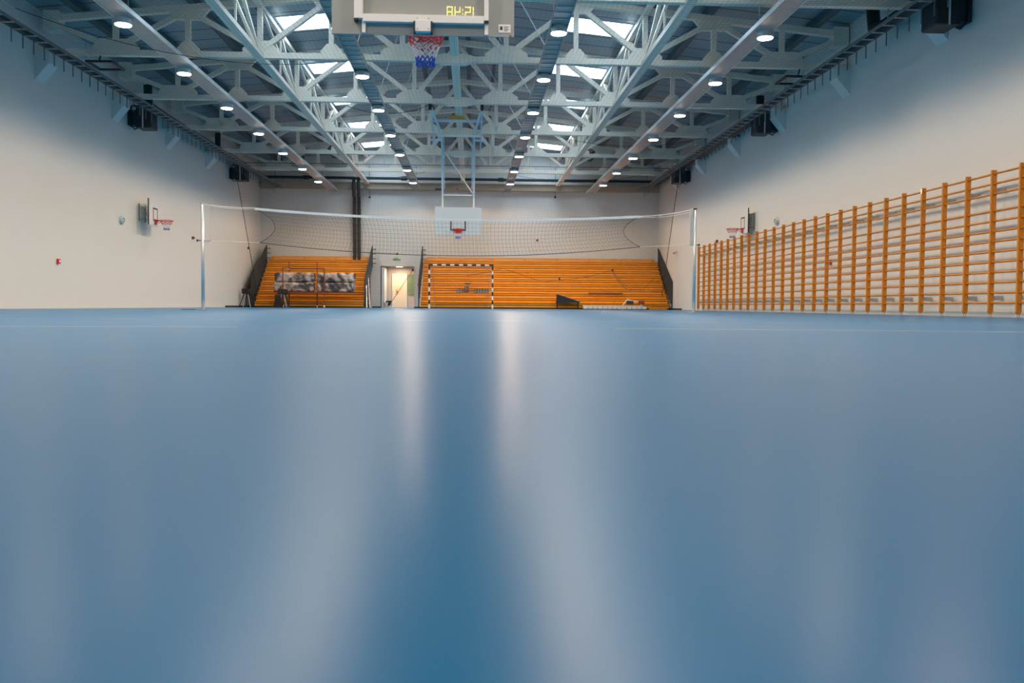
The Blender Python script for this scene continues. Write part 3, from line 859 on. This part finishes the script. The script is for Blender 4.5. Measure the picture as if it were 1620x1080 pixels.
# ------------------------------------------------------------------ bleachers
def bleacher(x0, x1, label):
    r = thing('bleacher', label, 'bleachers', ((x0 + x1)/2, 45, 0), group='wooden bleachers')
    c = (x0 + x1)/2; a, b = x0 - c, x1 - c
    n = 10; dz = .248; dy = .33
    for i in range(n):
        z = .07 + i*dz; y = i*dy
        m = MB()
        m.box(a, b, y, y + .03, z, z + .098)
        m.box(a, b, y, y + .03, z + .128, z + dz - .048)
        m.box(a, b, y - .02, y + dy + .02, z + dz - .026, z + dz)
        m.build('seat_row', M_BLEACH, r)
    MB().box(a, b, .0, .04, 0, .062).build('kick_plate', M_BLACK, r)
    y = n*dy
    MB().box(a + .1, b - .1, y - .02, y + .02, 2.545, 2.63).build('top_rail', M_BLEACH, r)
    MB().box(a + .1, b - .1, y - .02, y + .02, 2.66, 2.75).build('top_rail', M_BLEACH, r)
    k = int((b - a)/1.6)
    for i in range(k + 1):
        x = a + .2 + (b - a - .4)*i/k
        MB().box(x - .025, x + .025, y + .02, y + .06, 2.5, 2.74).build('rail_support', M_DARK, r)
    m = MB()
    for i in range(n):
        m.box(a + .02, b - .02, i*dy + .09, n*dy - .05, .01 + i*dz, .05 + (i+1)*dz - .06)
    m.build('under_frame', mat('under_frame_dark', (.15, .055, .015), .7), r)
    return r
bleacher(-10.88, -5.45, 'left block of orange wooden bleachers against the far wall, holding the wrapped bundles')
bleacher(-2.58, 10.12, 'long right block of orange wooden bleachers against the far wall behind the handball goal')
def guard(x, label, legs=0):
    r = thing('guard_rail', label, 'guard rail', (x, 44.75, 0), group='bleacher guard rails')
    pts = [(0, .28), (0, 1.46), (3.5, 3.34), (3.5, 2.36)]
    n = 10
    low = []
    for i in range(n):
        low += [(3.5*(n-i)/n, .32 + 2.04*(n-i)/n), (3.5*(n-i)/n, .32 + 2.04*(n-i-1)/n)]
    poly = [(0, 1.42), (3.5, 3.28)] + low
    # convex pieces: one per step
    m = MB()
    for i in range(n):
        ya, yb = 3.5*i/n, 3.5*(i+1)/n
        zl = .32 + 2.04*i/n
        m.prism([(ya, zl), (yb, zl), (yb, 1.40 + 1.88*(i+1)/n), (ya, 1.40 + 1.88*i/n)], 'x', -.02, .02)
    m.build('panel', M_DARK, r)
    MB().tube([(0, 0, .0), (0, 0, 1.43), (0, 3.5, 3.32)], .028, 8).build('handrail', M_DARK, r)
    for i in range(4):
        MB().bar((0, 3.5, 2.4 + i*.25), (.18, 3.58, 2.4 + i*.25), .035).build('wall_stay', M_DARK, r)
    if legs:
        for dx, y in ((.10, .5), (.16, 1.3)):
            MB().bar((legs*.03, y, .9 + y*.5), (legs*dx, y - .4, 0), .035).build('brace', M_ALU, r)
            MB().bar((legs*.03, y, .9 + y*.5), (legs*.05, y + .5, 0), .035).build('brace', M_DARK, r)
guard(-11.0, 'dark panelled guard rail on the left end of the left bleachers')
guard(-5.36, 'dark panelled guard rail between the left bleachers and the doorway', 1)
guard(-2.66, 'dark panelled guard rail between the doorway and the right bleachers')
guard(10.2, 'dark panelled guard rail on the right end of the right bleachers')
# keep the right end guard inside the wall
# ------------------------------------------------------------------ handball goal
HG = thing('handball_goal', 'black and white striped handball goal standing before the right bleachers', 'goal', (-.52, 43.3, 0))
def striped(a, b, wd, n, start):
    a, b = Vector(a), Vector(b)
    w_, k_ = MB(), MB()
    for i in range(n):
        p, q = a.lerp(b, i/n), a.lerp(b, (i+1)/n)
        (k_ if (i + start) % 2 == 0 else w_).bar(p, q, wd, wd, (0, 1, 0))
    return w_, k_
W1, K1 = striped((-1.58, 0, 2.12), (1.58, 0, 2.12), .08, 15, 0)
W1.build('crossbar', M_WHITE, HG); K1.build('crossbar_stripes', M_BLACK, HG)
for e in (-1, 1):
    W1, K1 = striped((e*1.54, 0, 2.08), (e*1.54, 0, 0), .08, 10, 0)
    W1.build('post', M_WHITE, HG); K1.build('post_stripes', M_BLACK, HG)
    MB().tube([(e*1.5, .04, 2.05), (e*1.4, .55, 2.0), (e*1.35, 1.1, .06)], .015, 6).build('net_stay', M_GALV, HG)
MB().bar((-1.35, 1.1, .03), (1.35, 1.1, .03), .04).build('ground_bar', M_DARK, HG)
m = MB()
for i in range(31):
    x = -1.5 + i*.1
    m.tube([(x, .02, 2.06), (x*.93, .55, 1.99), (x*.9, 1.1, .06)], .003, 3, cap=False)
for j in range(5): m.tube([(-1.5*(1-.014*j), .1*j + .05, 2.06 - .012*j), (1.5*(1-.014*j), .1*j + .05, 2.06 - .012*j)], .003, 3, cap=False)
for j in range(20):
    t = j/19; y = .55 + .55*t; z = 1.99 - 1.93*t; hw = 1.4 - .05*t
    m.tube([(-hw, y, z), (hw, y, z)], .003, 3, cap=False)
m.build('net', M_NETB, HG)['kind'] = 'stuff'
m = MB()
for i in range(22):
    x = -1.0 + i*.11
    m.box(x, x + .06, -.1, .0, 0.0, .055)
tag(m.build('floor_strip', M_BLACK), 'black studded strip on the floor along the foot of the goal', 'floor strip').location = (-.52, 44.9, 0)

# ------------------------------------------------------------------ wrapped bundles on the left bleachers
def bundle(x0, x1, z0, z1, y, label, seed):
    rnd = random.Random(seed)
    nx, nz = 34, 12
    cx_, cz = (x0 + x1)/2, (z0 + z1)/2
    hx, hz, hy = (x1 - x0)/2, (z1 - z0)/2, .24
    ph = [rnd.uniform(0, 6) for _ in range(8)]
    vs = []; fs = []
    for i in range(nx + 1):
        for j in range(nz*2):
            a = 2*PI*j/(nz*2)
            u = i/nx*2 - 1
            ex_ = 1 - max(0, abs(u) - .96)*3
            c, s_ = math.cos(a), math.sin(a)
            k = (abs(c)**6 + abs(s_)**6)**(-1/6)
            n_ = 1 + .03*math.sin(9*u + 3*a + ph[0]) + .03*math.sin(17*u - 4*a + ph[1]) + .02*math.sin(5*a + 23*u + ph[2])
            vs.append((u*hx + .03*math.sin(7*a + ph[3])*abs(u), c*k*hy*n_*ex_, s_*k*hz*n_*ex_))
    N = nz*2
    for i in range(nx):
        for j in range(N): fs.append((i*N + j, i*N + (j+1) % N, (i+1)*N + (j+1) % N, (i+1)*N + j))
    fs.append(tuple(range(N))[::-1]); fs.append(tuple(nx*N + j for j in range(N)))
    r = thing('wrapped_mat_bundle', label, 'wrapped bundle', (cx_, y, cz), group='plastic wrapped bundles')
    MB().add(vs, fs).build('wrap', M_WRAP, r)
bundle(-9.78, -7.82, .785, 1.26, 44.50, 'grey plastic wrapped bundle, lower left of four on the red trolley', 1)
bundle(-9.72, -7.80, 1.27, 1.73, 44.52, 'grey plastic wrapped bundle, upper left of four on the left bleachers', 2)
bundle(-7.66, -5.84, .785, 1.26, 44.50, 'grey plastic wrapped bundle, lower right of four on the left bleachers', 3)
bundle(-7.64, -5.82, 1.27, 1.73, 44.52, 'grey plastic wrapped bundle, upper right of four on the left bleachers', 4)

# trolley frame
TR = thing('equipment_trolley', 'rust red tubular trolley frame on white castors carrying the wrapped bundles', 'trolley', (-8.4, 44.15, 0))
for x, y, h_ in ((-.89, 0, 1.95), (1.13, 0, 1.95), (-.72, .68, 2.25), (.67, .68, 2.3)):
    up_ = MB().bar((x, y, .1), (x, y, h_), .045).build('upright', M_RUST, TR)
    MB().tube([(x - .03, y, .055), (x + .03, y, .055)], .055, 12).build('castor', M_WHITE, up_)
for z in (.72,):
    MB().bar((-.89, 0, z), (1.13, 0, z), .04).bar((-.72, .68, z), (.67, .68, z), .04).bar((-.89, 0, z), (-.72, .68, z), .04).bar((1.13, 0, z), (.67, .68, z), .04).build('lower_rail', M_RUST, TR)
MB().bar((-.89, 0, 1.93), (1.13, 0, 1.93), .04).build('upper_rail', M_RUST, TR)
MB().bar((-.89, 0, 1.93), (-.72, .68, 1.93), .04).build('side_rail', M_CORD, TR)
MB().bar((1.13, 0, 1.93), (.67, .68, 1.93), .04).build('side_rail', M_RUST, TR)
MB().box(-1.4, 2.55, .06, .64, .745, .78).build('shelf', M_RUST, TR)

# folded black tripod stands
def tripod(x, y, label, boxed):
    r = thing('tripod_stand', label, 'tripod stand', (x, y, 0), group='black stands by the left bleachers')
    for i in range(5):
        a = -.35 + i*.175
        MB().bar((a*.3, 0, .72), (a*1.0 - .0, .12*(i % 2) - .06, 0), .045).build('leg', M_BLACK if i % 2 == 0 else M_ALU, r)
    MB().box(-.22, -.015, -.12, .12, .66, .92).build('head_box', M_BLACK, r, bevel=.03)
    MB().box(.02, .23, -.12, .12, .64, .9).build('head_box', M_BLACK, r, bevel=.03)
    if boxed:
        m = MB().prism([(-.42, .0), (-.05, .0), (-.08, .45), (-.12, .62), (-.34, .62), (-.33, .4)], 'y', -.2, .1)
        m.build('draped_cover', M_BLACK, r)
tripod(-11.02, 44.0, 'black folded tripod stand at the foot of the left guard rail', False)
tripod(-9.22, 43.75, 'black covered tripod stand in front of the wrapped bundles', True)

# items on the right bleachers
def crate(x, y, z, n, label):
    r = thing('black_crate', label, 'crate', (x, y, z), group='small black crates on the bleachers')
    wd = .14*n
    MB().box(-wd/2, wd/2, 0, .25, 0, .19).build('body', M_BLACK, r, bevel=.01)
    for i in range(n):
        for zz in (.02, .11):
            MB().box(-wd/2 + .02 + i*.14, -wd/2 + .12 + i*.14, -.01, 0, zz, zz + .06).build('panel', M_GALV, r)
zrow = .07 + 3*.248
ys = 45 + 2*.33 + .06
crate(P(727, 460, ys).x, ys, .07 + .248*3 + .002, 2, 'small black crate on the bleachers behind the goal, left of the grey bag')
crate(P(761, 460, ys).x, ys, .07 + .248*3 + .002, 5, 'long black crate on the bleachers behind the right goal post')
bg = thing('kit_bag', 'grey and maroon kit bag standing on the bleachers behind the goal with bars poking out', 'bag', (P(738, 460, ys).x, ys + .08, .07 + .248*3 + .002))
MB().tube([(0, 0, 0), (0, 0, .12), (.01, 0, .26), (.04, 0, .36), (.05, 0, .42)], [.10, .13, .12, .09, .05], 12).build('body', mat('bag_grey', (.16, .12, .12), .7, var=.4, scale=12), bg, smooth=True)
MB().bar((.03, 0, .38), (-.03, 0, .50), .04).bar((-.1, 0, .47), (.2, 0, .47), .035).bar((.12, 0, .42), (.24, 0, .50), .03).build('bars', M_BLACK, bg)
MB().bar((-.07, 0, .005), (-.07, 0, .1), .06).bar((.07, 0, .005), (.07, 0, .1), .06).build('feet', M_BLACK, bg)

wy = 44.75
a = P(880, 477, wy); 
wf = thing('dark_opening_wedge', 'black wedge standing in for the dark opening low in the right bleachers', 'opening', (P(898, 477, 44.6).x, 44.5, 0))
MB().prism([(-.58, .30), (-.55, .76), (.62, .38), (.62, .33)], 'y', 0, .3).build('body', M_BLACK, wf)  # solid black shape in place of the dark opening in the bleacher block
MB().bar((-.56, .15, .77), (.62, .15, .39), .3, .03, (0, 0, 1)).build('top_edge', M_GALV, wf)
MB().box(-.55, -.5, .05, .25, 0, .32).box(.5, .56, .05, .25, 0, .34).build('foot', M_BLACK, wf)
shade_st = thing('ledge_shade_strip', 'dark strip put in as ledge shade on a bleacher row in the right block', 'shade strip', (P(958, 464, 45.5).x, 45.55, .07 + .248*3))
MB().box(-.88, .88, 0, .2, .001, .04).build('board', M_RUST, shade_st)  # no real board: dark strip put in for the shade of a ledge
jk = thing('folded_hurdle', 'pale folded frame with dark padding at the foot of the right bleachers', 'frame', (P(1003, 475, 44.7).x, 44.6, 0))
MB().bar((-.6, 0, .22), (-.36, 0, .52), .05).bar((-.36, 0, .52), (.0, 0, .42), .05).bar((.0, 0, .42), (.35, 0, .42), .04).bar((-.6, 0, .0), (-.6, 0, .24), .05).bar((.35, 0, 0), (.35, 0, .44), .05).build('frame', M_CORD, jk)
MB().box(-.4, -.05, -.06, .06, .28, .44).build('pad', M_DARK, jk, bevel=.02)
MB().box(.2, .5, -.08, .08, .28, .46).build('pad', M_RUST, jk, bevel=.03)
bn = thing('low_white_bench', 'low white slatted bench on the floor before the right bleachers', 'bench', (P(972, 484, 44.3).x, 44.3, 0))
MB().box(-1.6, 1.45, 0, .22, .17, .20).build('top', M_WHITE, bn)
for i in range(13): MB().box(-1.58 + i*.248, -1.36 + i*.248, -.01, .01, .03, .165).build('slat', M_CORD, bn)
for x in (-1.55, 0, 1.4): MB().box(x - .03, x + .03, .02, .2, 0, .17).build('leg', M_BLACK, bn)
tag(MB().box(P(1042, 484, 44.3).x - .45, P(1042, 484, 44.3).x + .42, 44.3, 44.5, .0, .17).build('wooden_beam', M_WOOD), 'short orange wooden beam on the floor at the right end of the white bench', 'beam')

# mop and bucket by the door
bk = thing('mop_bucket', 'pale mop bucket with a dark wringer standing at the left of the doorway', 'bucket', (P(611, 480, 47.6).x, 47.6, 0))
MB().tube([(0, 0, .02), (0, 0, .3)], [.12, .16], 14).build('body', M_CORD, bk)
MB().prism([(-.02, .3), (.06, .12), (.2, .12), (.28, .38), (.0, .38)], 'y', -.1, .1).build('wringer', M_BLACK, bk)
mp = thing('mop', 'long handled mop leaning diagonally across the doorway', 'mop', (0, 0, 0))
pa, pb = P(619, 478, 47.75), P(653, 427, 48.42)
MB().tube([pa, pb], .014, 6).build('handle', M_RUST, mp)
MB().tube([pa, pa + Vector((-.05, 0, -.12))], [.03, .10], 8).build('head', M_NWHITE, mp)
MB().box(pb.x - .05, pb.x + .05, pb.y - .04, pb.y + .04, pb.z - .06, pb.z + .05).build('grip', M_BLACK, mp)
sw = thing('wall_switch_box', 'small dark switch box on the far wall right of the doorway', 'switch', (P(661.5, 450, YF).x, YF, P(661, 450, YF).z))
MB().box(-.04, .04, -.04, 0, -.06, .06).build('box', M_RUST, sw)
MB().box(-.02, .02, -.05, -.04, -.03, .03).build('button', M_WHITE, sw)

# ------------------------------------------------------------------ loose cables under the trusses
for (a, b, sg, lb) in (((-10.1, 20.3, 6.65), (-3.3, 24.1, 6.66), .50, 'left wall to the nearest whole truss'),
                       ((-4.2, 29.0, 6.62), (-1.4, 29.0, 6.62), .30, 'left inner tray and the far basket frame'),
                       ((3.2, 33.9, 6.62), (8.8, 33.9, 6.62), .35, 'right inner tray and the right wall'),
                       ((-8.8, 43.8, 6.66), (-2.3, 43.8, 6.66), .40, 'left half of the farthest truss'),
                       ((1.8, 43.8, 6.66), (8.3, 43.8, 6.66), .40, 'right half of the farthest truss')):
    tag(MB().tube(rope(a, b, sg, n=20), .008, 5).build('sagging_cable', M_BLACK), 'thin black sagging cable between the ' + lb if 'half' not in lb else 'thin black sagging cable under the ' + lb, 'cable')
for x, y0_, x2, n in ((-5.2, 31.3, -4.2, 'left'), (1.3, 26.0, 2.2, 'right')): pass
# pale steel tie wires from the ridge to the inner trays
for i, y in enumerate((21.6, 26.6, 31.5, 36.5)):
    for s in (-1, 1):
        xa = CX + s*.92; xb = CX + s*2.3
        tag(MB().tube([(xa if s > 0 else xa - .6, y, zd(1.2) - .1), (xb, y, 6.32)], .012, 5).build('tie_wire', M_CORD),
            'pale tie wire from roof to %s inner lamp tray, %s from near end' % ('left' if s < 0 else 'right', ORD[i]), 'wire', 'tie wires to the inner trays')

# ------------------------------------------------------------------ scoreboard on the back wall (it shows in the near backboard's gloss)
SEG = {'1': 'bc', '5': 'afgcd', '4': 'fgbc', '8': 'abcdefg'}
def digits(text, w_, h_, gap, t):
    m = MB(); x = 0
    for ch in text:
        if ch == ':':
            for z in (.3, .65): m.box(x, x + t*1.3, 0, .01, z*h_, z*h_ + t*1.3)
            x += gap + t; continue
        s = SEG[ch]
        if 'a' in s: m.box(x, x + w_, 0, .01, h_ - t, h_)
        if 'g' in s: m.box(x, x + w_, 0, .01, h_/2 - t/2, h_/2 + t/2)
        if 'd' in s: m.box(x, x + w_, 0, .01, 0, t)
        if 'f' in s: m.box(x, x + t, 0, .01, h_/2, h_)
        if 'e' in s: m.box(x, x + t, 0, .01, 0, h_/2)
        if 'b' in s: m.box(x + w_ - t, x + w_, 0, .01, h_/2, h_)
        if 'c' in s: m.box(x + w_ - t, x + w_, 0, .01, 0, h_/2)
        x += w_ + gap
    return m, x
# where the reflected ray of the digits meets the back wall
def reflect_hit(u, v):
    p = P(u, v, 8.918)
    d = p - Vector((0, 0, H)); d.y = -d.y
    return p + d * ((YB + .08 - p.y) / d.y)
pa = reflect_hit(707, 27); pb = reflect_hit(757, 11)
SB = thing('scoreboard', 'black scoreboard with yellow digits, mirrored in the near backboard', 'scoreboard', (0, YB, 0))
MB().box(pa.x - .35, pb.x + .5, 0, .06, pa.z - .3, pb.z + .3).build('casing', M_BLACK, SB)
dm, wid = digits('15:48', .15, pb.z - pa.z, .055, .019)
do = dm.build('digits', M_DIG, SB)
# facing +Y a reader sees x reversed, so turn the row round
do.rotation_euler = (0, 0, PI)
do.location = (pb.x, .075, pa.z)
sc = (pb.x - pa.x) / (wid - .055)
do.scale = (sc, 1, 1)
